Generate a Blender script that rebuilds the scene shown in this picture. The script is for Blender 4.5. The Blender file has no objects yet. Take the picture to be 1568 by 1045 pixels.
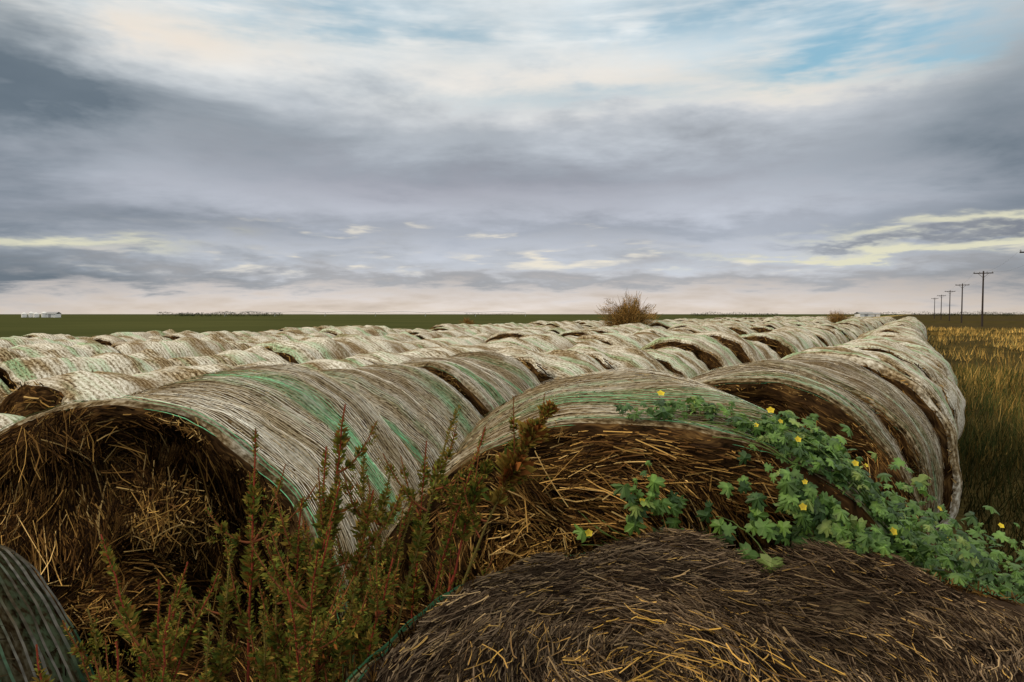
import bpy, math, numpy as np
from mathutils import Vector
rad=math.radians
rng=np.random.default_rng(7)
scene=bpy.context.scene
H=2.08
YAW=rad(30.5)
D=np.array([math.sin(YAW),math.cos(YAW)]); LT=np.array([math.cos(YAW),-math.sin(YAW)])
def ll(lat,al): return LT*lat+D*al

# ------------------------------------------------------------------ helpers
def build(name,verts,faces_flat,fsize,mats,col=None,uv=None,midx=None,smooth=True):
    me=bpy.data.meshes.new(name)
    verts=np.asarray(verts,dtype=np.float32); nv=len(verts)
    faces_flat=np.asarray(faces_flat,dtype=np.int32).ravel(); nf=len(faces_flat)//fsize
    me.vertices.add(nv); me.vertices.foreach_set('co',verts.ravel())
    me.loops.add(len(faces_flat)); me.loops.foreach_set('vertex_index',faces_flat)
    me.polygons.add(nf); me.polygons.foreach_set('loop_start',np.arange(0,nf*fsize,fsize,dtype=np.int32))
    if midx is not None: me.polygons.foreach_set('material_index',np.asarray(midx,dtype=np.int32))
    me.polygons.foreach_set('use_smooth',np.full(nf,smooth,dtype=bool))
    for m in mats: me.materials.append(m)
    if col is not None:
        c=np.ones((nv,4),dtype=np.float32); c[:,:3]=col
        a=me.color_attributes.new('Col','FLOAT_COLOR','POINT'); a.data.foreach_set('color',c.ravel())
    if uv is not None:
        l=me.uv_layers.new(name='UVMap'); l.data.foreach_set('uv',np.asarray(uv,dtype=np.float32)[faces_flat].ravel())
    me.update(calc_edges=True); me.validate()
    return me
def obj(name,me,parent=None,loc=(0,0,0),rz=0,scale=None):
    o=bpy.data.objects.new(name,me); scene.collection.objects.link(o)
    o.location=loc; o.rotation_euler=(0,0,rz)
    if scale is not None: o.scale=scale
    if parent: o.parent=parent
    return o
def nrm(a): return a/np.maximum(np.linalg.norm(a,axis=-1,keepdims=True),1e-9)
def straws(P,T,N,L,W,bend,segs=3,taper=False):
    n=len(P); T=nrm(T); B=nrm(np.cross(T,N)); N2=nrm(np.cross(B,T))
    ang=rng.uniform(-1.2,1.2,n)[:,None]; Wd=B*np.cos(ang)+N2*np.sin(ang)
    ba=rng.uniform(0,2*math.pi,n)[:,None]; Bd=B*np.cos(ba)+N2*np.sin(ba)
    s=np.linspace(-.5,.5,segs+1)
    V=np.zeros((n,segs+1,2,3))
    for i,si in enumerate(s):
        c=P+T*(L[:,None]*si)+Bd*((bend*L)[:,None]*(4*si*si))
        w=W[:,None]*(1.0 if not taper else max(.12,1-(i/segs)))
        V[:,i,0]=c-Wd*w*.5; V[:,i,1]=c+Wd*w*.5
    base=(np.arange(n)*(segs+1)*2)[:,None]
    F=[]
    for i in range(segs):
        F.append(np.concatenate([base+2*i,base+2*i+1,base+2*i+3,base+2*i+2],axis=1))
    return V.reshape(-1,3),np.stack(F,axis=1).reshape(-1,4),(segs+1)*2
def pal(n,cols,wts=None,var=.35):
    cols=np.array(cols); i=rng.choice(len(cols),n,p=wts)
    return cols[i]*(1+rng.uniform(-var,var,(n,1)))
class Tubes:
    def __init__(s,k=5): s.v=[];s.f=[];s.c=[];s.n=0;s.k=k
    def add(s,pts,r,col):
        pts=np.asarray(pts,float); n=len(pts); r=np.broadcast_to(np.asarray(r,float),(n,))
        T=nrm(np.gradient(pts,axis=0)); up=np.array([.3,.2,1.]); 
        A=nrm(np.cross(T,up+1e-3)); B=np.cross(T,A); k=s.k
        a=np.arange(k)/k*2*math.pi
        V=pts[:,None]+r[:,None,None]*(A[:,None]*np.cos(a)[None,:,None]+B[:,None]*np.sin(a)[None,:,None])
        s.v.append(V.reshape(-1,3)); s.c.append(np.tile(np.asarray(col,float),(n*k,1)))
        i=np.arange(n-1)[:,None]*k+s.n; j=np.arange(k)[None]; j2=(j+1)%k
        s.f.append(np.stack([i+j,i+j2,i+k+j2,i+k+j],axis=-1).reshape(-1,4)); s.n+=n*k
    def mesh(s,name,mat): return build(name,np.concatenate(s.v),np.concatenate(s.f),4,[mat],col=np.concatenate(s.c))
def sinfield(seed,n,fmin,fmax,dim=2,p=.8):
    r=np.random.default_rng(seed); f=np.exp(r.uniform(np.log(fmin),np.log(fmax),n))
    d=nrm(r.normal(size=(n,dim))); ph=r.uniform(0,6.28,n); a=(fmin/f)**p; a=a/np.sqrt((a*a).sum()/2)
    def fn(*x):
        o=0
        for i in range(n):
            q=sum(d[i,k]*x[k] for k in range(dim)); o=o+a[i]*np.sin(q*f[i]*6.283+ph[i])
        return o
    return fn

# ------------------------------------------------------------------ materials
class NT:
    def __init__(s,t): s.t=t; s.n=t.nodes; s.l=t.links
    def node(s,ty,**k):
        x=s.n.new(ty)
        for a,b in k.items(): setattr(x,a,b)
        return x
    def put(s,sock,v):
        if isinstance(v,bpy.types.NodeSocket): s.l.new(v,sock)
        else:
            if isinstance(v,(tuple,list)) and len(v)==3 and sock.type=='RGBA': v=(*v,1)
            sock.default_value=v
    def m(s,op,a,b=None,c=None,clamp=False):
        x=s.node('ShaderNodeMath',operation=op,use_clamp=clamp); s.put(x.inputs[0],a)
        if b is not None: s.put(x.inputs[1],b)
        if c is not None: s.put(x.inputs[2],c)
        return x.outputs[0]
    def mix(s,f,a,b,bt='MIX'):
        x=s.node('ShaderNodeMix',data_type='RGBA',blend_type=bt,clamp_factor=True)
        s.put(x.inputs[0],f); s.put(x.inputs[6],a); s.put(x.inputs[7],b); return x.outputs[2]
    def xyz(s,a,b,c):
        x=s.node('ShaderNodeCombineXYZ'); s.put(x.inputs[0],a); s.put(x.inputs[1],b); s.put(x.inputs[2],c); return x.outputs[0]
    def noise(s,v,sc,det=4,ro=.55,dist=0,color=False):
        x=s.node('ShaderNodeTexNoise'); s.put(x.inputs['Vector'],v); x.inputs['Scale'].default_value=sc
        x.inputs['Detail'].default_value=det; x.inputs['Roughness'].default_value=ro; x.inputs['Distortion'].default_value=dist
        return x.outputs['Color' if color else 'Fac']
    def sm(s,v,a,b):
        x=s.node('ShaderNodeMapRange',interpolation_type='SMOOTHSTEP'); s.put(x.inputs[0],v)
        x.inputs[1].default_value=a; x.inputs[2].default_value=b; return x.outputs[0]
    def ramp(s,v,pts):
        x=s.node('ShaderNodeValToRGB'); s.put(x.inputs[0],v); e=x.color_ramp.elements
        while len(e)<len(pts): e.new(.5)
        for i,(p,c) in enumerate(pts): e[i].position=p; e[i].color=(*c,1)
        return x.outputs[0]
def newmat(name,rough=.8,spec=.25):
    m=bpy.data.materials.new(name); m.use_nodes=True; t=NT(m.node_tree); b=t.n['Principled BSDF']
    b.inputs['Roughness'].default_value=rough; b.inputs['Specular IOR Level'].default_value=spec
    return m,t,b
def colmat(name,rough=.7,spec=.3,trans=0,noise=False):
    m,t,b=newmat(name,rough,spec); a=t.node('ShaderNodeVertexColor',layer_name='Col')
    c=a.outputs[0]
    if noise:
        tc=t.node('ShaderNodeTexCoord').outputs['Object']
        n=t.noise(tc,35,2); k=t.m('MULTIPLY_ADD',n,1.2,.4)
        c=t.mix(1.0,c,t.xyz(k,k,k),'MULTIPLY')
    t.put(b.inputs['Base Color'],c)
    if trans:
        tr=t.node('ShaderNodeBsdfTranslucent'); t.put(tr.inputs[0],c); mx=t.node('ShaderNodeMixShader'); mx.inputs[0].default_value=trans
        t.l.new(b.outputs[0],mx.inputs[1]); t.l.new(tr.outputs[0],mx.inputs[2]); t.l.new(mx.outputs[0],t.n['Material Output'].inputs[0])
    return m
def diffuse_out(t,c):
    if 'Principled BSDF' in t.n: t.n.remove(t.n['Principled BSDF'])
    d=t.node('ShaderNodeBsdfDiffuse'); t.put(d.inputs[0],c); t.l.new(d.outputs[0],t.n['Material Output'].inputs[0])
def diffmat(name):
    m=bpy.data.materials.new(name); m.use_nodes=True; t=NT(m.node_tree)
    a=t.node('ShaderNodeVertexColor',layer_name='Col'); diffuse_out(t,a.outputs[0]); return m
M_straw=diffmat('straw_mat'); M_net=diffmat('net_thread_mat'); M_grass=diffmat('grass_mat'); M_weed=diffmat('weed_mat')
M_leaf=colmat('vine_leaf_mat',.5,.35,.25,True)
M_wood=colmat('pole_mat',.85,.1,0,True)
def haymat(name,cd,cm,cl):
    m,t,b=newmat(name,.9,.1); tc=t.node('ShaderNodeTexCoord').outputs['Object']
    sx=t.node('ShaderNodeSeparateXYZ'); t.put(sx.inputs[0],tc); x,y,z=sx.outputs
    r=t.m('SQRT',t.m('ADD',t.m('MULTIPLY',x,x),t.m('MULTIPLY',z,z))); th=t.m('ARCTAN2',x,z)
    wob=t.noise(tc,6,1); r2=t.m('MULTIPLY_ADD',wob,.12,r)
    v=t.xyz(t.m('MULTIPLY',r2,70),t.m('MULTIPLY',th,7),t.m('MULTIPLY',y,25))
    n=t.noise(v,1,2,.65)
    f=t.m('ADD',n,t.m('MULTIPLY',t.m('SUBTRACT',wob,.5),.5))
    c=t.ramp(f,[(.3,cd),(.52,cm),(.75,cl)]); diffuse_out(t,c); return m
M_hay=haymat('hay_mat',(.010,.006,.003),(.045,.024,.010),(.16,.09,.03))
M_hay_up=haymat('weathered_hay_mat',(.012,.008,.006),(.05,.034,.022),(.13,.095,.055))
def netmat(name,wa,wb,gl,gh,k):
    m,t,b=newmat(name,.7,.25)
    uv=t.node('ShaderNodeUVMap').outputs[0]; sx=t.node('ShaderNodeSeparateXYZ'); t.put(sx.inputs[0],uv); u,v=sx.outputs[0],sx.outputs[1]
    rn=t.m('MULTIPLY',t.node('ShaderNodeObjectInfo').outputs['Random'],37.)
    fine=t.noise(t.xyz(t.m('MULTIPLY',u,34),t.m('MULTIPLY',v,70),rn),1,2,.7)
    mid=t.noise(t.xyz(t.m('MULTIPLY',u,2.0),t.m('MULTIPLY',v,5),rn),1,3,.6)
    thr=t.m('SINE',t.m('ADD',t.m('MULTIPLY',v,2*math.pi/.037),t.m('MULTIPLY',mid,2)))
    f=t.m('ADD',t.m('MULTIPLY',fine,.75),t.m('MULTIPLY',mid,.26)); f=t.m('ADD',f,t.m('MULTIPLY',thr,.06))
    straw=t.ramp(f,[(.30,(.035,.020,.009)),(.43,(.14,.095,.045)),(.53,(.31,.235,.13)),(.66,(.56,.48,.33))])
    white=t.ramp(f,[(.30,(.09,.068,.042)),(.42,(.28,.24,.165)),(.52,(.52,.475,.37)),(.66,(.78,.75,.64))])
    c=t.mix(t.sm(mid,wa,wb),straw,white)
    gb=t.noise(t.xyz(t.m('MULTIPLY',u,.45),t.m('MULTIPLY',v,5.),t.m('ADD',rn,11)),1,2,.6)
    g=t.m('MULTIPLY',t.sm(gb,gl,gh),t.sm(fine,.34,.58))
    c=t.mix(t.m('MULTIPLY',g,.62),c,(.27,.50,.27))
    low=t.noise(t.xyz(t.m('MULTIPLY',u,1.0),t.m('MULTIPLY',v,2.2),rn),1,1,.55)
    c=t.mix(t.m('MULTIPLY',t.sm(low,.52,.72),.55),c,(.15,.09,.04))
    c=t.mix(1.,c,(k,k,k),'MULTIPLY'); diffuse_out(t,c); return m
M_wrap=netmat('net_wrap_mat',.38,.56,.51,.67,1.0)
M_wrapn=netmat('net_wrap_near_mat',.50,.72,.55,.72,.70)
M_wrapd=netmat('net_wrap_shaded_mat',.6,.8,.40,.55,.16)  # darkened copy of the wrap, with shade painted into its colour
def plain(name,c,rough=.8,ns=3,amt=.25):
    m,t,b=newmat(name,rough,.2); n=t.noise(t.node('ShaderNodeTexCoord').outputs['Object'],ns,4)
    k=t.m('MULTIPLY_ADD',n,2*amt,1-amt); t.put(b.inputs['Base Color'],t.mix(1.,c,t.xyz(k,k,k),'MULTIPLY')); return m

# ------------------------------------------------------------------ bales
def bale_body(name,seed,R,L,nth,nrc,nby,bump=1.,mat_hay=None,mat_wrap=None,fb=.0055):
    A=sinfield(seed,9,.35,1.6,3,.7); B=sinfield(seed+1,10,2,7,3,.6); C=sinfield(seed+2,8,1.2,6,2,.6)
    G=sinfield(seed+3,7,1.0,6,1,.5); S=.07
    def dr(th,y):
        cx,cz=np.sin(th)*R,np.cos(th)*R
        return bump*(.022*A(cx,y,cz)+fb*B(cx,y,cz)+.008*G(y+0*th))
    def surf(th,y,off=0.):
        r=R+dr(th,y)+off
        e=np.minimum(y,L-y); e=np.clip(e,0,S); r=r-(S-np.sqrt(np.maximum(S*S-(S-e)**2,0)))
        x=r*np.sin(th); z=r*np.cos(th); z=np.where(z<-.85*R,-.85*R+(z+.85*R)*.5,z); return np.stack([x,y+0*th,z],-1)
    def cap(x,z):
        r=np.sqrt(x*x+z*z); return bump*(.028*C(x,z)+.012*np.sin(r*44+2*C(x*.5,z*.5)))*np.clip(1-(r/R)**8,0,1)
    rings=[]
    for r in np.linspace(.004,R-S,nrc): rings.append((r,0.,0))
    for p in np.linspace(.15,1,5): a=p*math.pi/2; rings.append((R-S+S*math.sin(a),S-S*math.cos(a),1 if p>.3 else 0))
    for y in np.linspace(S,L-S,nby)[1:]: rings.append((R,y,1))
    for p in np.linspace(.75,0,4): a=p*math.pi/2; rings.append((R-S+S*math.sin(a),L-S+S*math.cos(a),1 if p>.35 else 0))
    for r in np.linspace(R-S,.004,max(3,nrc//4))[1:]: rings.append((r,L,0))
    th=np.linspace(-math.pi,math.pi,nth+1); V=[];UV=[]
    for (r,y,k) in rings:
        rr=r+dr(th,np.full_like(th,y))*(r/R); x=rr*np.sin(th); z=rr*np.cos(th)
        yy=np.full_like(th,y)-(cap(x,z) if y<S else 0)
        z=np.where(z<-.85*R,-.85*R+(z+.85*R)*.5,z)
        V.append(np.stack([x,yy,z],-1)); UV.append(np.stack([th*R,np.full_like(th,y)],-1))
    nr=len(rings); w=nth+1
    i=np.arange(nr-1)[:,None]*w; j=np.arange(nth)[None]
    F=np.stack([i+j,i+j+1,i+w+j+1,i+w+j],-1).reshape(-1,4)
    mi=np.repeat([1 if (rings[a][2] and rings[a+1][2]) else 0 for a in range(nr-1)],nth)
    me=build(name,np.concatenate(V),F,4,[mat_hay or M_hay,mat_wrap or M_wrap],uv=np.concatenate(UV),midx=mi)
    return me,surf,cap
HAYC=[(.085,.042,.014),(.18,.095,.028),(.34,.20,.058),(.48,.32,.12),(.020,.011,.006)]
def face_straws(R,cap,n,rmin=0,wt=(.32,.21,.10,.04,.33),cen=(0,0),tj=.5,Lr=(.05,.2),W=(.0022,.0048),cols=HAYC,out=.03,lump=None,tmin=-math.pi,tmax=math.pi,rim=.05):
    r=np.sqrt(rng.uniform((rmin/R)**2,1,n))*(R-rim); th=rng.uniform(tmin,tmax,n)
    x,z=r*np.sin(th),r*np.cos(th); edge=np.clip((R-r)/.15,.15,1)
    y=-cap(x,z)-rng.uniform(-.004,out,n)*edge+np.where(r>R-.07,(r-(R-.07))*.9,0)
    P=np.stack([x,y,z],-1); dx,dz=x-cen[0],z-cen[1]
    T=nrm(np.stack([dz,0*x,-dx],-1)); a=rng.normal(0,tj,n)[:,None]; Rd=nrm(np.stack([dx,0*x,dz],-1))
    if lump is not None:
        a=a*.5+(.9*lump(x,z)*edge)[:,None]
    a=a*np.clip(edge,.3,1)[:,None]
    T=T*np.cos(a)+Rd*np.sin(a); T[:,1]+=rng.normal(0,.22,n)*edge
    L=rng.uniform(*Lr,n)*np.clip(edge,.45,1); Nn=np.tile([0,-1.,0],(n,1))
    V,F,k=straws(P,T,Nn,L,rng.uniform(*W,n),rng.uniform(-.12,.22,n)*np.clip(edge,.3,1))
    c=pal(n,cols,wt)
    if lump is not None: c=c*np.clip(1+.55*lump(z*1.3,x*1.3),.22,2.2)[:,None]
    return V,F,np.repeat(c,k,axis=0)
def barrel_extras(surf,R,L,seed,nstr,green,tlim=2.2,fringe=2500,dark=1.,white=(.86,.82,.69)):
    r=np.random.default_rng(seed)
    sp=.0200; ys=np.arange(.006,L-.01,sp); m=330; th=np.linspace(-tlim,tlim,m)
    wob=sinfield(seed+5,8,.5,6,2,.7); hgt=sinfield(seed+6,8,2,14,2,.3); gr=sinfield(seed+7,7,1.0,6,2,.4)
    V=[];F=[];C=[];o=0
    def ribbon(th,y,w,col,lift):
        nonlocal o
        c=surf(th,np.clip(y,.001,L-.001),lift); T=np.gradient(c,axis=0); nn=surf(th,np.clip(y,.001,L-.001),lift+.01)-c
        W=nrm(np.cross(T,nn))*w*.5
        V.append(np.stack([c-W,c+W],1).reshape(-1,3)); i=np.arange(len(c)-1)[:,None]*2+o
        F.append(np.concatenate([i,i+1,i+3,i+2],1)); C.append(np.repeat(col,2,axis=0)); o+=2*len(c)
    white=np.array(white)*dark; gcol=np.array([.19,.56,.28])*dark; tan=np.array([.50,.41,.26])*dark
    for y0 in ys:
        y=y0+.002*wob(th,np.full(m,y0*4))+.0008*wob(th*3,np.full(m,y0*40))
        lift=.007+.0015*hgt(th,y*6)
        g=np.clip((gr(th*.2,y)-1.25+green+2.6*np.exp(-(y/.07)**2))*1.5,0,1)[:,None]; k=np.clip(.65+.5*wob(th*2+5,y*9),0,1)[:,None]
        col=((white*k+tan*(1-k))*(1-g)+gcol*g*(.7+.5*k))*r.uniform(.6,1.2,(m,1))
        ribbon(th,y,r.uniform(.004,.0065),col*r.uniform(.8,1.1),lift)
    net=build('net_wrap',np.concatenate(V),np.concatenate(F),4,[M_net],col=np.concatenate(C))
    n=nstr; t=rng.uniform(-tlim,tlim,n); y=rng.uniform(.03,L-.01,n); P=surf(t,y,.002)+0; N=nrm(np.stack([np.sin(t),0*t,np.cos(t)],-1))
    P=P+N*rng.uniform(-.002,.006,n)[:,None]
    T0=np.stack([np.cos(t),0*t,-np.sin(t)],-1); a=rng.normal(0,.9,n)[:,None]
    T=T0*np.cos(a)+np.array([0,1.,0])*np.sin(a)+N*rng.normal(0,.04,(n,1))
    V1,F1,k=straws(P,T,N,rng.uniform(.012,.04,n),rng.uniform(.0018,.004,n),rng.uniform(-.03,.05,n))
    c1=np.repeat(pal(n,[(.28,.20,.10),(.42,.33,.19),(.13,.08,.035),(.55,.48,.33),(.05,.028,.014)],[.3,.2,.22,.08,.20])*dark,k,axis=0)
    n=fringe; t=rng.uniform(-tlim,tlim,n); y=rng.uniform(-.01,.02,n); P=surf(t,np.clip(y,.002,1),-.012); N=nrm(np.stack([np.sin(t),-1.1+0*t,np.cos(t)],-1))
    T0=np.stack([np.cos(t),0*t,-np.sin(t)],-1); T=T0*rng.normal(0,1,(n,1))+N*rng.uniform(-.2,.5,(n,1))+np.array([0,-.3,-.3])
    V2,F2,k=straws(P,T,N,rng.uniform(.02,.07,n),rng.uniform(.0018,.0035,n),rng.uniform(-.1,.2,n))
    c2=np.repeat(pal(n,HAYC,[.3,.3,.2,.1,.1])*dark,k,axis=0)
    return net,[(V1,F1,c1),(V2,F2,c2)]
def merge(name,parts,mat):
    V=[];F=[];C=[];o=0
    for v,f,c in parts: V.append(v);F.append(f+o);C.append(c);o+=len(v)
    return build(name,np.concatenate(V),np.concatenate(F),4,[mat],col=np.concatenate(C))
def near_bale(seed,C,yaw,top,R,L,nface,nstr,green,rmin=0,wt=(.32,.21,.10,.04,.33),fringe=1200,gold=None,dark=1.,wrap=None):
    e=bpy.data.objects.new('hay_bale',None); scene.collection.objects.link(e)
    e.location=(C[0],C[1],top-R); e.rotation_euler=(0,0,-yaw)
    me,surf,cap=bale_body('body',seed,R,L,220,45,45,bump=1.35,mat_wrap=wrap or M_wrapn,fb=.0028); obj('body',me,e)
    net,parts=barrel_extras(surf,R,L,seed,nstr,green,fringe=fringe,dark=dark); obj('net_wrap',net,e)
    lump=sinfield(seed+9,9,.7,3.5,2,.5)
    if nface:
        parts.append(face_straws(R,cap,nface,rmin,wt,lump=lump,W=(.002,.004)))
        parts.append(face_straws(R,cap,nface//14,rmin,(.15,.35,.3,.15,.05),lump=lump,out=.06,Lr=(.08,.22),W=(.0025,.0042),tj=.9,rim=.12))
    for (gx,gz,gr_,gn) in (gold or []):
        v,f,c=face_straws(gr_,lambda x,z:cap(x+gx,z+gz),gn,0,(.1,.3,.3,.15,.15),tj=1.2,cols=[(.25,.13,.04),(.42,.24,.07),(.55,.33,.09),(.6,.40,.15),(.1,.05,.02)],W=(.002,.004),Lr=(.05,.14),out=.045)
        parts.append((v+np.array([gx,-.01,gz]),f,c))
    obj('loose_straw',merge('loose_straw',parts,M_straw),e)
    return e,surf,cap
A1=near_bale(11,(.36,2.02),rad(13),H-.28,.9,1.36,16000,4500,.5,gold=[(-.30,.38,.25,500),(.1,.3,.2,250)])
B1=near_bale(22,(-1.46,2.44),rad(8),H-.28,.9,1.38,16000,4500,.75,wt=(.3,.16,.05,.02,.47),gold=[(.30,.45,.22,350),(.0,.1,.2,200)])
A2=near_bale(33,(1.20,3.46),rad(23),H-.335,.88,1.36,3500,3000,.3,rmin=.5)
B2=near_bale(44,(-1.16,3.88),rad(12),H-.43,.84,1.32,2500,3000,.2,rmin=.55)
B3=near_bale(55,(-.80,5.27),rad(20),H-.365,.89,1.34,6000,2500,.2,rmin=.6)
a3=ll(-.70,4.93)
A3=near_bale(66,(a3[0],a3[1]),rad(31),H-.35,.88,1.36,3000,2500,.3,rmin=.55)
BL=near_bale(77,(-2.05,.62),rad(33),H-.55,.75,1.36,0,1500,1.3,dark=.13,wrap=M_wrapd)  # corner shade painted in: wrap, threads and straw colours all scaled down
def upright():
    e=bpy.data.objects.new('hay_bale',None); scene.collection.objects.link(e)
    R=.86; L=1.42
    e.location=(.55,1.1,1.40); e.rotation_euler=(rad(-88),rad(2),0)  # local -Y -> up
    me,surf,cap=bale_body('body',99,R,L,220,50,20,mat_hay=M_hay_up,mat_wrap=M_wrapn); obj('body',me,e)
    lump=sinfield(109,9,.7,3,2,.5)
    gw=[(.080,.055,.034),(.15,.106,.065),(.29,.20,.10),(.026,.017,.011),(.42,.26,.08)]
    cen=(-.30,.10)
    p=[face_straws(R,cap,52000,0,(.34,.26,.08,.29,.03),cen=cen,tj=.42,lump=lambda x,z:.35*lump(x,z),cols=gw,W=(.0012,.0028),Lr=(.025,.10),out=.02)]
    for gr_,gn in ((.16,450),(.30,700),(.45,700)):
        v,f,c=face_straws(gr_,lambda x,z:cap(x-.30,z+.04),gn,0,(.2,.3,.25,.1,.15),tj=.6,cols=[(.2,.12,.05),(.36,.21,.06),(.50,.30,.08),(.1,.06,.03),(.55,.33,.07)],W=(.0012,.0026),Lr=(.03,.1),rim=0)
        p.append((v+np.array([-.30,-.004,-.02]),f,c))
    net,parts=barrel_extras(surf,R,L,99,2000,.9,tlim=math.pi,fringe=4000,dark=.5); obj('net_wrap',net,e)
    obj('loose_straw',merge('loose_straw',p+parts,M_straw),e)
upright()
var=[]
for s in range(9):
    me,surf,cap=bale_body('bale_mesh',200+s*7,.9,1.38,96,10,14,bump=1.8)
    n=450
    v,f,c=face_straws(.9,cap,n,.6,W=(.006,.012),Lr=(.08,.25)); 
    t=rng.uniform(-2,2,150); P=surf(t,np.full(150,.01),0); N=nrm(np.stack([np.sin(t),-.8+0*t,np.cos(t)],-1))
    v2,f2,k=straws(P,np.stack([np.cos(t),0*t,-np.sin(t)],-1)*rng.normal(0,1,(150,1))+N*.4,N,rng.uniform(.04,.10,150),rng.uniform(.004,.008,150),rng.uniform(-.1,.2,150))
    fr=merge('rim_straw',[(v,f,c),(v2,f2,np.repeat(pal(150,HAYC),k,axis=0))],M_straw)
    ob=obj('tmp_a',me); oc=obj('tmp_b',fr)
    with bpy.context.temp_override(active_object=ob,selected_editable_objects=[ob,oc],object=ob,selected_objects=[ob,oc]): bpy.ops.object.join()
    var.append(ob.data); bpy.data.objects.remove(ob)
cnt=0
def place(lat,al,top=None,yaw=None,calm=False):
    global cnt
    p=ll(lat,al); sc=rng.uniform(.96,1.01) if (calm or rng.random()>.14) else rng.uniform(.87,.95); R=.9*sc
    tp=(R*1.915+rng.uniform(-.05,.03)) if top is None else top
    y=YAW+rng.normal(0,.06) if yaw is None else yaw
    o=obj('hay_bale',var[rng.integers(len(var))],None,(p[0],p[1],tp-R),-y,(sc*rng.uniform(1,1.04),1,sc*rng.uniform(.98,1.01)))
    o.rotation_euler[0]=rng.normal(0,.012 if calm else .025); cnt+=1
ROWS=[-.44,-2.7,-4.65,-6.5,-8.35,-10.2,-12.05,-13.9]
for ri,lat in enumerate(ROWS):
    if ri==0: al=6.33
    elif ri==1: al=5.62
    else: al=[0,0,.7,1.2,.4,1.6,.8,2.][ri]
    k=0; drift=0
    while al<95:
        drift=.93*drift+rng.normal(0,.04); la=lat+drift
        if ri==0 and k<6: la=[-.60,-.50,-.42,-.40,-.38,-.40][k]
        if ri==1: la+= -.6*max(0,1-k/5)
        if not (rng.random()<.012 and al>12): place(la,al,yaw=(YAW+.0 if (ri==0 and k<5) else None),calm=(ri==0 and k<6))
        al+=1.39+abs(rng.normal(0,.015)); k+=1

# ------------------------------------------------------------------ ground
m,t,b=newmat('ground_mat',.95,.05)
tc=t.node('ShaderNodeTexCoord').outputs['Object']; sx=t.node('ShaderNodeSeparateXYZ'); t.put(sx.inputs[0],tc)
lat=t.m('ADD',t.m('MULTIPLY',sx.outputs[0],float(LT[0])),t.m('MULTIPLY',sx.outputs[1],float(LT[1])))
n1=t.noise(tc,.35,3,.6); n2=t.noise(tc,6,3,.7); n3=t.noise(tc,.02,3,.6)
gold=t.ramp(t.m('ADD',t.m('MULTIPLY',n2,.5),t.m('MULTIPLY',n1,.5)),[(.35,(.016,.015,.006)),(.5,(.055,.043,.015)),(.65,(.12,.086,.028))])
gold=t.mix(t.sm(n3,.4,.65),gold,(.055,.042,.02))
green=t.ramp(n3,[(.3,(.045,.052,.018)),(.7,(.078,.080,.028))])
latn=t.m('ADD',lat,t.m('MULTIPLY',t.m('SUBTRACT',n1,.5),2.))
c=t.mix(t.sm(latn,-26.,-24.),green,t.mix(t.sm(latn,-16.,-14.5),(.32,.23,.08),gold))
diffuse_out(t,c)
S=6000; obj('ground',build('ground',[(-S,-S,0),(S,-S,0),(S,S,0),(-S,S,0)],[0,1,2,3],4,[m]))

def grass(name,n,latr,alr,hr,cols,wt,pw=2.,wk=1.,minkeep=.12):
    lat=rng.uniform(*latr,n); al=alr[0]+(alr[1]-alr[0])*rng.random(n)**pw
    cl=sinfield(5,9,.08,.9,2,.4)(lat,al); keep=rng.random(n)<np.clip(.55+.35*cl,minkeep,1); lat,al,cl=lat[keep],al[keep],cl[keep]; n=len(lat)
    xy=lat[:,None]*LT+al[:,None]*D; h=rng.uniform(*hr,n)*(1+.25*cl)
    T=nrm(np.stack([rng.normal(.1,.28,n),rng.normal(0,.28,n),np.ones(n)],-1))
    P=np.column_stack([xy,np.zeros(n)])+T*h[:,None]*.5
    N=nrm(np.stack([rng.normal(size=n),rng.normal(size=n),0*h],-1))
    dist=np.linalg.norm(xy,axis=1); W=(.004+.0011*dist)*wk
    V,F,k=straws(P,T,N,h,W,rng.uniform(-.05,.18,n),3,True)
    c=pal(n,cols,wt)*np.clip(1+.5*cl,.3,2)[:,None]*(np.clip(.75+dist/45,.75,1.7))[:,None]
    obj(name,build(name,V,F,4,[M_grass],col=np.repeat(c,k,axis=0)))
grass('prairie_grass',52000,(.5,14),(-2,30),(.15,.42),[(.125,.082,.022),(.052,.055,.016),(.028,.036,.011),(.22,.145,.042)],[.32,.28,.27,.13])
grass('prairie_grass',16000,(.45,2.6),(-1,14),(.15,.40),[(.09,.066,.02),(.045,.050,.015),(.026,.034,.011),(.16,.11,.034)],[.3,.3,.32,.08],1.3,1.,.6)
grass('prairie_grass',30000,(.9,40),(20,110),(.2,.42),[(.17,.108,.03),(.09,.068,.021),(.25,.16,.045),(.05,.048,.018)],[.4,.25,.2,.15],1.3)
grass('dry_grass_strip',14000,(-25,-15.3),(2,90),(.2,.4),[(.45,.33,.11),(.33,.24,.07),(.16,.15,.05)],[.5,.35,.15],1.5)

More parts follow.
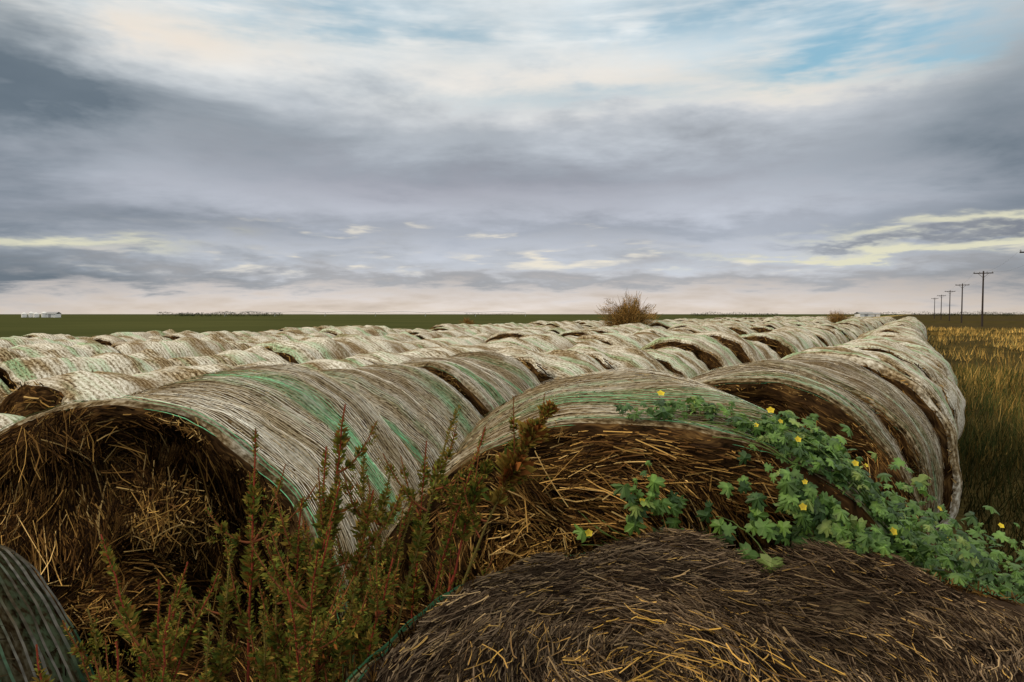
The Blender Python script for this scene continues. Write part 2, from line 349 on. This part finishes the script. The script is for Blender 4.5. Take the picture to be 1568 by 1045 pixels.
# ------------------------------------------------------------------ pigweed plants
def px(x,y,d): return np.array([(x-784)/1045*d,d,H-(y-480)/1045*d])
def diamonds(P,T,N,L,W):
    T=nrm(T); B=nrm(np.cross(T,N)); n=len(P)
    V=np.stack([P,P+T*(L*.45)[:,None]+B*(W*.5)[:,None],P+T*L[:,None],P+T*(L*.45)[:,None]-B*(W*.5)[:,None]],1).reshape(-1,3)
    return V,np.arange(n*4).reshape(-1,4)
def bez(a,b,c,n):
    t=np.linspace(0,1,n)[:,None]; return a*(1-t)**2+2*b*t*(1-t)+c*t*t
def weeds(name,tips,rootc,spread,seed,side=9,sub=1):
    r=np.random.default_rng(seed); tb=Tubes(4); DP=[];DT=[];DL=[];DC=[]
    def spike(path,rad_,n,tone,sh=1.):
        m=len(path); s=r.random(n)*(m-1); i=np.minimum(s.astype(int),m-2); f=(s-i)[:,None]
        P=path[i]*(1-f)+path[i+1]*f; T=nrm(path[i+1]-path[i]); q=nrm(r.normal(size=(n,3))); q=nrm(q-T*(q*T).sum(1)[:,None])
        fr=s/(m-1); rr=rad_*np.sqrt(np.clip(1.05-fr**2,0.05,1))*(.75+.4*np.sin(s*2.1+r.random()*6))
        DP.append(P+q*rr[:,None]*.4*r.random((n,1))); DT.append(q+T*r.uniform(.2,1.2,(n,1))); DL.append(rr*r.uniform(.7,1.5,n))
        base=np.array([(.19,.185,.030),(.28,.19,.038),(.105,.14,.026),(.28,.105,.028)])[r.choice(4,n,p=tone)]
        DC.append(base*r.uniform(.5,1.3,(n,1))*sh)
    for tp in tips:
        (tx,ty,td,thick)=tp[:4]
        tip=px(tx,ty,td); root=np.array([rootc[0]+r.normal(0,spread),rootc[1]+r.normal(0,spread*.6),0.])
        mid=(root+tip)*.5+np.array([(root[0]-tip[0])*.35+r.normal(0,.04),r.normal(0,.05),.15])
        if len(tp)>4: mid=tp[4]
        p=bez(root,mid,tip,34); p[:,:2]+=np.cumsum(r.normal(0,.002,(34,2)),0)
        tb.add(p,np.linspace(.0065,.0016,34),(.26,.05,.03) if r.random()<.55 else (.18,.14,.04))
        tone=[.40,.28,.22,.10] if thick<1.4 else [.1,.5,.02,.38]
        spike(p[24:],.018*thick,int(680*thick),tone)
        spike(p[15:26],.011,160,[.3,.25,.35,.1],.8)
        for k in range(side):
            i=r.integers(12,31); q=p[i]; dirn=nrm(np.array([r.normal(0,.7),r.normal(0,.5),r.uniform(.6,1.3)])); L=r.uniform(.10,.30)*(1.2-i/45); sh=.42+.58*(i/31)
            e=q+dirn*L; b=q+dirn*L*.5+np.array([0,0,-.03]); sp=bez(q,b,e+np.array([0,0,.03]),10)
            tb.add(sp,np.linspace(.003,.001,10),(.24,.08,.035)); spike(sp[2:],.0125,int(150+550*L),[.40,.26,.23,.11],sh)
            for _ in range(sub):
                j=r.integers(2,8); d2=nrm(dirn+r.normal(0,.6,3)); sp2=bez(sp[j],sp[j]+d2*.03,sp[j]+d2*r.uniform(.04,.1)+np.array([0,0,.02]),6)
                spike(sp2,.008,70,[.38,.27,.25,.1],sh)
    P=np.concatenate(DP);T=np.concatenate(DT);L=np.concatenate(DL);C=np.concatenate(DC)
    N=r.normal(size=P.shape); V,F=diamonds(P,T,N,L,L*.42)
    e=bpy.data.objects.new(name,None); scene.collection.objects.link(e)
    obj('seed_spikes',build('seed_spikes',V,F,4,[M_weed],col=np.repeat(C,4,axis=0),smooth=False),e)
    obj('stems',tb.mesh('stems',M_weed),e)
weeds('pigweed_plant',[(530,618,1.5,1.2),(387,655,1.5,1),(492,685,1.45,1.),(556,700,1.5,1.),(455,765,1.35,1),(420,800,1.4,1),(510,800,1.3,1),(470,850,1.25,1),(440,900,1.2,1),(540,880,1.3,1),(520,740,1.4,1.1),(565,750,1.45,1),(590,860,1.35,1)],(-.5,1.35),.07,1,10)
weeds('pigweed_plant',[(694,620,1.6,1.),(650,678,1.6,1.),(742,655,1.65,.8),(600,715,1.55,1.),(848,620,1.62,1.8,px(690,790,1.6)),(620,780,1.5,.9),(575,830,1.4,1),(640,770,1.5,1),(760,700,1.66,1.2,px(670,830,1.6))],(-.42,1.6),.04,2,6)
weeds('pigweed_plant',[(157,822,1.4,1.1),(226,885,1.35,1.),(112,945,1.3,.9),(285,868,1.4,1.),(350,822,1.45,1.),(318,960,1.25,1.),(395,940,1.3,1),(250,960,1.2,1),(180,985,1.2,.9),(50,1000,1.2,.9),(330,880,1.35,1),(270,930,1.3,1)],(-.70,1.25),.10,3,9)

# ------------------------------------------------------------------ melon vine
def leaf_template():
    pts=[(0,0),(-.16,-.10),(-.40,-.06),(-.36,.10),(-.55,.22),(-.42,.34),(-.26,.30),(-.30,.52),(-.44,.66),(-.24,.70),(-.13,.60),(-.10,.82),(0,1.0)]
    full=pts+[(-x,y) for x,y in pts[-2:0:-1]]
    out=[(x,y,-.35*abs(x)**1.3-.15*y*y+.05*math.sin(9*y)) for x,y in full]
    return np.array([(0,.35,.06)]+out)
LEAF=leaf_template(); nl=len(LEAF)
def vine():
    e=bpy.data.objects.new('melon_vine',None); scene.collection.objects.link(e)
    e0,surf,cap=A1; a=rad(13); ex=np.array([math.cos(a),-math.sin(a),0]); ey=np.array([math.sin(a),math.cos(a),0]); ez=np.array([0,0,1.])
    O=np.array([.36,2.02,H-.28-.9])
    def W(p): return O+p[:,0:1]*ex+p[:,1:2]*ey+p[:,2:3]*ez
    def onbarrel(t,y): 
        p=surf(t,y,0.); n=np.stack([np.sin(t),0*t-.25,np.cos(t)],-1); return W(p),nrm(n[:,0:1]*ex+n[:,1:2]*ey+n[:,2:3]*ez)
    def onface(x,z): 
        p=np.stack([x,-cap(x,z)-.06,z],-1); return W(p),np.tile(nrm(-ey+.35*ez),(len(x),1))
    Ps=[];Ns=[];Ss=[]
    def cluster(PN,s): Ps.append(PN[0]);Ns.append(PN[1]);Ss.append(rng.uniform(s*.5,s*1.3,len(PN[0])))
    n=2200; th=rad(4)+rad(96)*rng.random(n)**.6; wd=.06+.95*np.clip((th-rad(16))/rad(50),0,1)**1.2
    pt=sinfield(301,8,1.2,5,2,.3); yy=np.clip(rng.random(n)**1.3*wd,.005,1.3); ok=(pt(th,yy)+rng.normal(0,.5,n))>-.4
    cluster(onbarrel(th[ok],yy[ok]),.035)
    n=220; th=rad(-3)+rad(40)*rng.random(n)**.9; cluster(onbarrel(th,np.clip(.02+.10*np.sin(th*7)**2+rng.normal(.04,.035,n),.005,.4)),.032)
    n=560; x=rng.uniform(.40,.88,n); z=np.sqrt(np.maximum(.86**2-x*x,0))-np.abs(rng.normal(0,.20,n)); ok=(z>-.2); cluster(onface(x[ok],z[ok]),.042)
    def blob(cx,cz,sx,sz,n,s): cluster(onface(np.clip(rng.normal(cx,sx,n),-.6,.85),rng.normal(cz,sz,n)),s)
    blob(.07,.64,.045,.035,20,.044); blob(.02,.72,.02,.03,5,.036); blob(.06,.46,.07,.05,45,.056); blob(.24,.43,.09,.06,65,.054); blob(.5,.36,.12,.08,130,.048)
    blob(0.,.335,.11,.03,60,.044); blob(-.24,.295,.08,.02,40,.038); blob(.22,.34,.12,.04,80,.048); blob(.33,.72,.03,.03,8,.038); blob(.30,.60,.05,.05,14,.04)
    n=1050; c=np.column_stack([rng.uniform(.95,2.0,n),rng.uniform(1.65,2.9,n),np.zeros(n)]); c[:,2]=1.46-.58*np.clip(c[:,0]-1.1,0,2)+rng.normal(0,.08,n)
    cluster((c,nrm(np.column_stack([rng.normal(.2,.3,n),rng.normal(-.4,.3,n),np.ones(n)]))),.038)
    n=240; c=np.column_stack([rng.uniform(.45,1.38,n),np.zeros(n),np.zeros(n)]); c[:,1]=1.1+np.sqrt(np.maximum(.92**2-(c[:,0]-.55)**2,0.05))+rng.normal(0,.03,n); c[:,2]=1.42+rng.uniform(-.08,.03,n)
    cluster((c,nrm(np.column_stack([rng.normal(0,.3,n),rng.normal(-.6,.3,n),np.ones(n)]))),.036)
    P=np.concatenate(Ps);N=np.concatenate(Ns);S=np.concatenate(Ss); n=len(P)
    P=P+N*rng.uniform(.008,.06,n)[:,None]; N=nrm(N+rng.normal(0,.45,N.shape)+np.array([0,-.1,.25]))
    T=rng.normal(size=N.shape)+np.array([0,-.5,-.5]); T=nrm(T-N*(T*N).sum(1)[:,None]); B=np.cross(T,N)
    t=LEAF[None]*np.stack([rng.uniform(.75,1.2,n),np.ones(n),rng.uniform(.3,2.6,n)],-1)[:,None]*S[:,None,None]
    V=P[:,None]+t[...,0:1]*B[:,None]+t[...,1:2]*T[:,None]+t[...,2:3]*N[:,None]
    i=np.arange(1,nl); j=np.r_[np.arange(2,nl),1]; F=np.stack([np.zeros(nl-1,int),i,j],-1)[None]+(np.arange(n)*nl)[:,None,None]
    c=pal(n,[(.080,.155,.030),(.115,.21,.040),(.042,.09,.022),(.19,.26,.06)],[.4,.3,.2,.10],.3)
    col=np.repeat(c[:,None],nl,1); col[:,0]*=1.35; 
    obj('leaves',build('leaves',V.reshape(-1,3),F.reshape(-1,3),3,[M_leaf],col=col.reshape(-1,3),smooth=False),e)
    tb=Tubes(5)
    def run(fn,n=40,col=(.14,.21,.045),r=.0030): 
        s=np.linspace(0,1,n); p=fn(s); p=p+np.cumsum(rng.normal(0,.002,p.shape),0); tb.add(p,np.linspace(r,r*.5,n),col)
    for k in range(18):
        t0,t1=rad(rng.uniform(40,95)),rad(rng.uniform(-6,45)); y0,y1=rng.uniform(0,.5),rng.uniform(0,.2)
        def f(s): 
            P_,N_=onbarrel(t0+(t1-t0)*s,y0+(y1-y0)*s+.04*np.sin(s*7+k)); return P_+N_*(.02+.015*np.sin(s*11+k))[:,None]
        run(f)
    for k in range(14):
        x0,z0,x1,z1=rng.uniform(.4,.75),rng.uniform(.25,.5),rng.uniform(-.25,.35),rng.uniform(.28,.6)
        def f(s):
            P_,N_=onface(x0+(x1-x0)*s,z0+(z1-z0)*s+.05*np.sin(s*6+k)); return P_+N_*(.01+.02*np.sin(s*9+k))[:,None]
        run(f)
    run(lambda s: px(1000,862,1.9)*(1-s)[:,None]+px(1150,822,1.9)*s[:,None]+np.outer(np.sin(s*5)*.012,[0,0,1]),30,(.22,.34,.06),.0045)
    obj('runners',tb.mesh('runners',M_leaf),e)
    FV=[];FF=[];FC=[];o=0
    sel=rng.choice(n,46,replace=False)
    for q in sel:
        nn=nrm(N[q]+np.array([0,-.6,.3])); tt=nrm(np.cross(nn,[.3,.1,1.])); bb=np.cross(nn,tt); c0=P[q]+N[q]*.03; s=rng.uniform(.008,.014)
        vs=[c0]; 
        for k in range(10):
            a_=k/10*6.283; rr=s*(1 if k%2==0 else .7); vs.append(c0+(tt*math.cos(a_)+bb*math.sin(a_))*rr+nn*s*.35)
        FV+=vs; FF+=[(o,o+1+k,o+1+(k+1)%10) for k in range(10)]; FC+=[(.55,.40,.02)]+[(.80,.62,.03)]*10; o+=11
    obj('flowers',build('flowers',np.array(FV),np.array(FF),3,[M_leaf],col=np.array(FC)),e)
vine()

# ------------------------------------------------------------------ tumbleweeds
def tumble(loc,w,h,n):
    d=nrm(rng.normal(size=(n,3))*np.array([1,1,.9])+np.array([0,0,.35])); d[:,2]=np.abs(d[:,2])
    o=sinfield(int(w*100),10,.8,3.5,3,.3)(d[:,0],d[:,1],d[:,2])
    rr=rng.random(n)**.6*np.clip(.78+.2*o,.35,1.25)
    P=d*rr[:,None]*np.array([w/2,w/2,h]); T=d+rng.normal(0,.45,(n,3))+np.array([0,0,.3])
    V,F,k=straws(P,T,rng.normal(size=(n,3)),rng.uniform(.06,.26,n)*w/1.9,np.full(n,.0085),rng.uniform(-.2,.3,n))
    c=pal(n,[(.32,.18,.05),(.18,.10,.03),(.44,.27,.09),(.13,.10,.035)],None,.3)
    e=bpy.data.objects.new('tumbleweed',None); scene.collection.objects.link(e); e.location=loc
    obj('twigs',build('twigs',V,F,4,[M_weed],col=np.repeat(c,k,axis=0)),e)
    tb=Tubes(4)
    for _ in range(60):
        dd=nrm(rng.normal(size=3)+np.array([0,0,.8])); dd[2]=abs(dd[2]); ep=dd*np.array([w/2,w/2,h])*rng.uniform(.7,1.15)
        tb.add(bez(np.zeros(3),ep*.5+rng.normal(0,.06,3),ep,9),np.linspace(.014,.003,9),(.2,.12,.05))
    obj('branches',tb.mesh('branches',M_weed),e)
tumble((4.3,25.,1.58),2.1,1.3,11000)
tumble((19.6,41.,1.6),1.7,.75,3000)
tumble((-1.9,29.,1.6),.8,.35,1000)

# ------------------------------------------------------------------ power poles
def pole(x,y,h=9.1):
    e=bpy.data.objects.new('utility_pole',None); scene.collection.objects.link(e); e.location=(x,y,0); e.rotation_euler=(0,0,-YAW+rng.normal(0,.05))
    tb=Tubes(10); wc=(.045,.035,.03)
    tb.add(np.column_stack([np.zeros(6),np.zeros(6),np.linspace(-.5,h,6)]),np.linspace(.16,.11,6),wc); obj('pole',tb.mesh('pole',M_wood),e)
    tb=Tubes(4); z=h-.35
    tb.add([(-1.35,.16,z),(0,.16,z),(1.35,.16,z)],.08,wc)
    tb.add([(-.75,.16,z),(-.02,.14,z-.75)],.03,wc); tb.add([(.75,.16,z),(.02,.14,z-.75)],.03,wc); obj('crossarm',tb.mesh('crossarm',M_wood),e)
    tb=Tubes(8)
    for xx in (-1.25,-.5,.5,1.25): tb.add([(xx,.16,z+.06),(xx,.16,z+.16),(xx,.16,z+.2),(xx,.16,z+.28)],[.03,.07,.05,.02],(.2,.2,.2))
    obj('insulators',tb.mesh('insulators',M_wood),e)
PP=[(56.1,73.5),(77.1,112),(104,158),(130,203),(157,250),(183,296)]
for p in PP: pole(*p)
tb=Tubes(3)
for a,b_ in zip(PP[:-1],PP[1:]):
    for xx in (-1.25,1.25):
        s=np.linspace(0,1,16); q=np.outer(1-s,a)+np.outer(s,b_)+LT*xx; z=9.1-.05-.9*4*s*(1-s)
        tb.add(np.column_stack([q,z]),.006,(.05,.05,.05))
obj('power_lines',tb.mesh('power_lines',M_wood))

# ------------------------------------------------------------------ distant things
def treeline(x0,x1,dist,h,n,name='distant_treeline'):
    X=np.linspace(x0,x1,max(2,int((x1-x0)/(h*.9))))
    cx=rng.choice(X,n)+rng.normal(0,h*.35,n); hh=h*(.55+.45*np.abs(np.sin(cx*.13)*np.sin(cx*.037+1)))
    r=rng.random(n); P=np.column_stack([cx,dist+rng.normal(0,h*.4,n),.2+hh*r])
    s=np.full(n,h*.16); V,F=diamonds(P,rng.normal(size=(n,3)),rng.normal(size=(n,3)),s,s*.8)
    obj(name,build(name,V,F,4,[M_grass],col=np.repeat(pal(n,[(.02,.03,.018),(.035,.045,.02)],None,.3),4,axis=0),smooth=False))
treeline(-290,-205,600,4.5,1800); treeline(-330,-300,640,4,600); treeline(165,240,620,4,1300); treeline(245,262,500,3,300); treeline(395,470,640,4,1000); treeline(-60,0,900,4,500); treeline(470,700,900,6,1500)
white=plain('white_metal_mat',(.75,.75,.72),.4); grey=plain('roof_mat',(.3,.3,.3),.5)
def tank(x,y,r,h):
    e=bpy.data.objects.new('grain_bin',None); scene.collection.objects.link(e); e.location=(x,y,0)
    t1=Tubes(24); zz=np.linspace(0,h,9); t1.add(np.column_stack([0*zz,0*zz,zz]),r+.05*(np.arange(9)%2),(.75,.75,.72)); me=t1.mesh('wall',white); obj('wall',me,e)
    t2=Tubes(24); t2.add([(0,0,h-.02),(0,0,h+r*.5),(0,0,h+r*.55)],[r*1.06,.3,.02],(.5,.5,.5)); me=t2.mesh('conical_roof',white); obj('conical_roof',me,e)
for i,x in enumerate((-287,-283.5,-280,-276)): tank(x,402+i%2,1.5,2.2+.4*(i%2))
def shed(x,y,w,d,h,rz=0):
    e=bpy.data.objects.new('farm_shed',None); scene.collection.objects.link(e); e.location=(x,y,0); e.rotation_euler=(0,0,rz)
    V=[(-w/2,-d/2,0),(w/2,-d/2,0),(w/2,d/2,0),(-w/2,d/2,0),(-w/2,-d/2,h),(w/2,-d/2,h),(w/2,d/2,h),(-w/2,d/2,h)]
    obj('walls',build('walls',V,[(0,1,5,4),(1,2,6,5),(2,3,7,6),(3,0,4,7)],4,[white],smooth=False),e)
    g=h+d*.22; o=.4
    V=[(-w/2-o,-d/2-o,h),(w/2+o,-d/2-o,h),(w/2+o,0,g),(-w/2-o,0,g),(w/2+o,d/2+o,h),(-w/2-o,d/2+o,h)]
    obj('roof',build('roof',V,[(0,1,2,3),(3,2,4,5)],4,[grey],smooth=False),e)
    V=[(-w*.2,-d/2-.05,0),(w*.05,-d/2-.05,0),(w*.05,-d/2-.05,h*.8),(-w*.2,-d/2-.05,h*.8)]
    obj('door',build('door',V,[(0,1,2,3)],4,[grey],smooth=False),e)
shed(-272,405,6,5,2.2); shed(258,500,12,6,2.2,.2); shed(270,510,7,5,2.0)
tb=Tubes(4); X=np.arange(-235,52,41.)
for a in range(len(X)-1):
    s=np.linspace(0,1,14); xx=X[a]+41*s; z=3.1+.9*np.sin(s*math.pi)
    tb.add(np.column_stack([xx,np.full(14,560.),z]),.13,(.5,.52,.52)); tb.add(np.column_stack([xx,np.full(14,560.),3.0-.7*np.sin(s*math.pi)+.1]),.05,(.4,.4,.4))
for x in X:
    for dy in (-1.8,1.8): tb.add([(x,560+dy,0),(x,560,3.2)],.1,(.4,.42,.42))
obj('irrigation_pivot',tb.mesh('irrigation_pivot',M_wood))

# ------------------------------------------------------------------ sky
w=bpy.data.worlds.new('World'); scene.world=w; w.use_nodes=True; t=NT(w.node_tree)
for n_ in list(t.n): t.n.remove(n_)
SE=rad(34)
sky=t.node('ShaderNodeTexSky'); sky.sky_type='NISHITA'; sky.sun_disc=False; sky.sun_elevation=SE
g=t.node('ShaderNodeTexCoord').outputs['Generated']; sx=t.node('ShaderNodeSeparateXYZ'); t.put(sx.inputs[0],g); x,y,z=sx.outputs
az=t.m('ARCTAN2',x,y); el=t.m('ARCSINE',t.m('MINIMUM',t.m('MAXIMUM',z,-1.),1.))
zc=t.m('ADD',t.m('MAXIMUM',z,0.),.16)
qs=t.xyz(t.m('MULTIPLY',t.m('DIVIDE',x,zc),1.1),t.m('MULTIPLY',t.m('DIVIDE',y,zc),1.25),3.3)
nB=t.noise(qs,1.9,5,.60,.2); nC=t.noise(t.xyz(t.m('MULTIPLY',az,3.8),t.m('MULTIPLY',el,13),7.),1,5,.60,.2)
nD=t.noise(t.xyz(t.m('MULTIPLY',az,10),t.m('MULTIPLY',el,64),2.),1,3,.55,.1)
azw=t.m('ADD',az,t.m('MULTIPLY',t.m('SUBTRACT',nC,.5),.45)); elw=t.m('ADD',el,t.m('MULTIPLY',t.m('SUBTRACT',nB,.5),.075))
elw=t.m('ADD',elw,t.m('MULTIPLY',t.m('SUBTRACT',nC,.5),.05))
elw=t.m('ADD',elw,t.m('MULTIPLY',t.m('SUBTRACT',nD,.5),.012))
def blob(X,Y,sx_,sy_,fine=False):
    a0=math.atan((X-784)/1045); e0=math.atan((480-Y)/1045*math.cos(a0)); A_,E_=(az,el) if fine else (azw,elw)
    a=t.m('DIVIDE',t.m('SUBTRACT',A_,a0),sx_/1045); e=t.m('DIVIDE',t.m('SUBTRACT',E_,e0),sy_/1045)
    return t.m('EXPONENT',t.m('MULTIPLY',t.m('ADD',t.m('MULTIPLY',a,a),t.m('MULTIPLY',e,e)),-1.))
def add(*l):
    o=l[0]
    for k in l[1:]: o=t.m('ADD',o,k)
    return o
def sc(v,k): return t.m('MULTIPLY',v,k)
base=t.ramp(t.m('DIVIDE',elw,1.5708),[(0.,(.72,.62,.53)),(.018,(.66,.60,.56)),(.045,(.50,.53,.58)),(.08,(.50,.53,.60)),(.12,(.46,.50,.56)),(.17,(.57,.61,.66)),(.22,(.72,.78,.81)),(.36,(1.0,.98,.94)),(.8,(1.15,1.11,1.02))])
mod=t.m('MULTIPLY_ADD',t.m('SUBTRACT',add(sc(nC,.5),sc(nB,.5)),.5),1.5,1.02); mod=t.m('MAXIMUM',mod,.5)
c=t.mix(1.,base,t.xyz(mod,mod,mod),'MULTIPLY')
br=add(blob(250,40,200,34),sc(blob(1090,125,280,40),.85),sc(blob(700,100,280,60),.55),sc(blob(1300,130,160,22),.75))
c=t.mix(t.m('MULTIPLY',br,t.sm(add(sc(nB,.7),sc(nC,.3)),.36,.58)),c,(.90,.81,.71))
dk=add(sc(blob(150,150,340,46),.90),sc(blob(-90,260,170,150),.75),sc(blob(-110,60,120,90),.75),sc(blob(1640,200,150,160),1.1),sc(blob(740,268,340,30),.55),sc(blob(790,205,150,26),.34),sc(blob(1100,345,480,16),.38),sc(blob(330,350,330,14),.34),sc(blob(20,408,240,20),.80),sc(blob(1540,425,200,20),.4),sc(blob(400,225,160,30),.25),sc(blob(1350,220,160,40),.34),sc(blob(1000,428,500,10),.36),sc(blob(400,425,400,10),.36))
dk=t.m('MULTIPLY',dk,t.m('MULTIPLY_ADD',nB,1.7,.05)); dk=t.m('DIVIDE',dk,t.m('ADD',.92,sc(dk,.42)))
c=t.mix(t.m('MINIMUM',dk,.88),c,(.085,.125,.165))
c=t.mix(sc(blob(700,290,420,36),.3),c,(.37,.33,.39))
st=t.m('MULTIPLY',t.sm(nD,.50,.64),add(blob(500,402,330,9),blob(850,390,260,9),sc(blob(500,356,200,5),.8),sc(blob(830,356,120,5),.8),blob(1250,392,300,10)))
c=t.mix(sc(st,.85),c,(.84,.78,.66))
yl=add(blob(70,370,110,8),blob(1340,385,210,5),blob(1500,372,110,11),sc(blob(1500,340,110,7),1.))
yl=t.m('MULTIPLY',t.m('MINIMUM',yl,1.),t.sm(nD,.33,.50))
c=t.mix(sc(yl,.9),c,(.76,.74,.55))
c=t.mix(sc(add(blob(1540,354,70,7),sc(blob(1400,360,90,5),.7)),.7),c,(.18,.20,.25))
bl=add(blob(1400,75,240,32),blob(1480,10,200,38),sc(blob(620,62,260,24),.65),sc(blob(1130,10,240,36),.85),sc(blob(880,150,200,16),.45),sc(blob(450,0,240,30),.7))
bl=t.m('MULTIPLY',t.m('MINIMUM',bl,1.),t.sm(add(sc(nD,.35),sc(nB,.65)),.34,.58))
bl=t.m('MULTIPLY',bl,t.m('SUBTRACT',1.,sc(blob(1660,60,130,130),.8)))
b1=t.node('ShaderNodeBackground'); t.put(b1.inputs[0],t.mix(1.,sky.outputs[0],(.80,1.15,1.0),'MULTIPLY')); b1.inputs[1].default_value=.15
b2=t.node('ShaderNodeBackground'); t.put(b2.inputs[0],c); b2.inputs[1].default_value=1.0
mx=t.node('ShaderNodeMixShader'); t.put(mx.inputs[0],t.m('MINIMUM',sc(bl,.9),.88)); t.l.new(b2.outputs[0],mx.inputs[1]); t.l.new(b1.outputs[0],mx.inputs[2])
out=t.node('ShaderNodeOutputWorld'); t.l.new(mx.outputs[0],out.inputs[0])
w.cycles.sampling_method='MANUAL'; w.cycles.sample_map_resolution=512
sl=bpy.data.lights.new('sun','SUN'); sl.energy=1.6; sl.angle=rad(12); sl.color=(1,.80,.54)
so=bpy.data.objects.new('sun',sl); scene.collection.objects.link(so)
sa=rad(-105); sd=Vector((math.sin(sa)*math.cos(SE),math.cos(sa)*math.cos(SE),math.sin(SE)))
so.rotation_euler=sd.to_track_quat('Z','Y').to_euler()
sky.sun_rotation=sa
# ------------------------------------------------------------------ camera
cd=bpy.data.cameras.new('camera'); cd.lens=24; cd.sensor_width=36; cd.clip_end=20000; cd.clip_start=.02
co=bpy.data.objects.new('camera',cd); scene.collection.objects.link(co); co.location=(0,0,H); co.rotation_euler=(rad(90-2.27),0,0)
scene.camera=co
scene.view_settings.view_transform='Standard'; scene.view_settings.look='None'; scene.view_settings.exposure=0
print('bales',cnt)
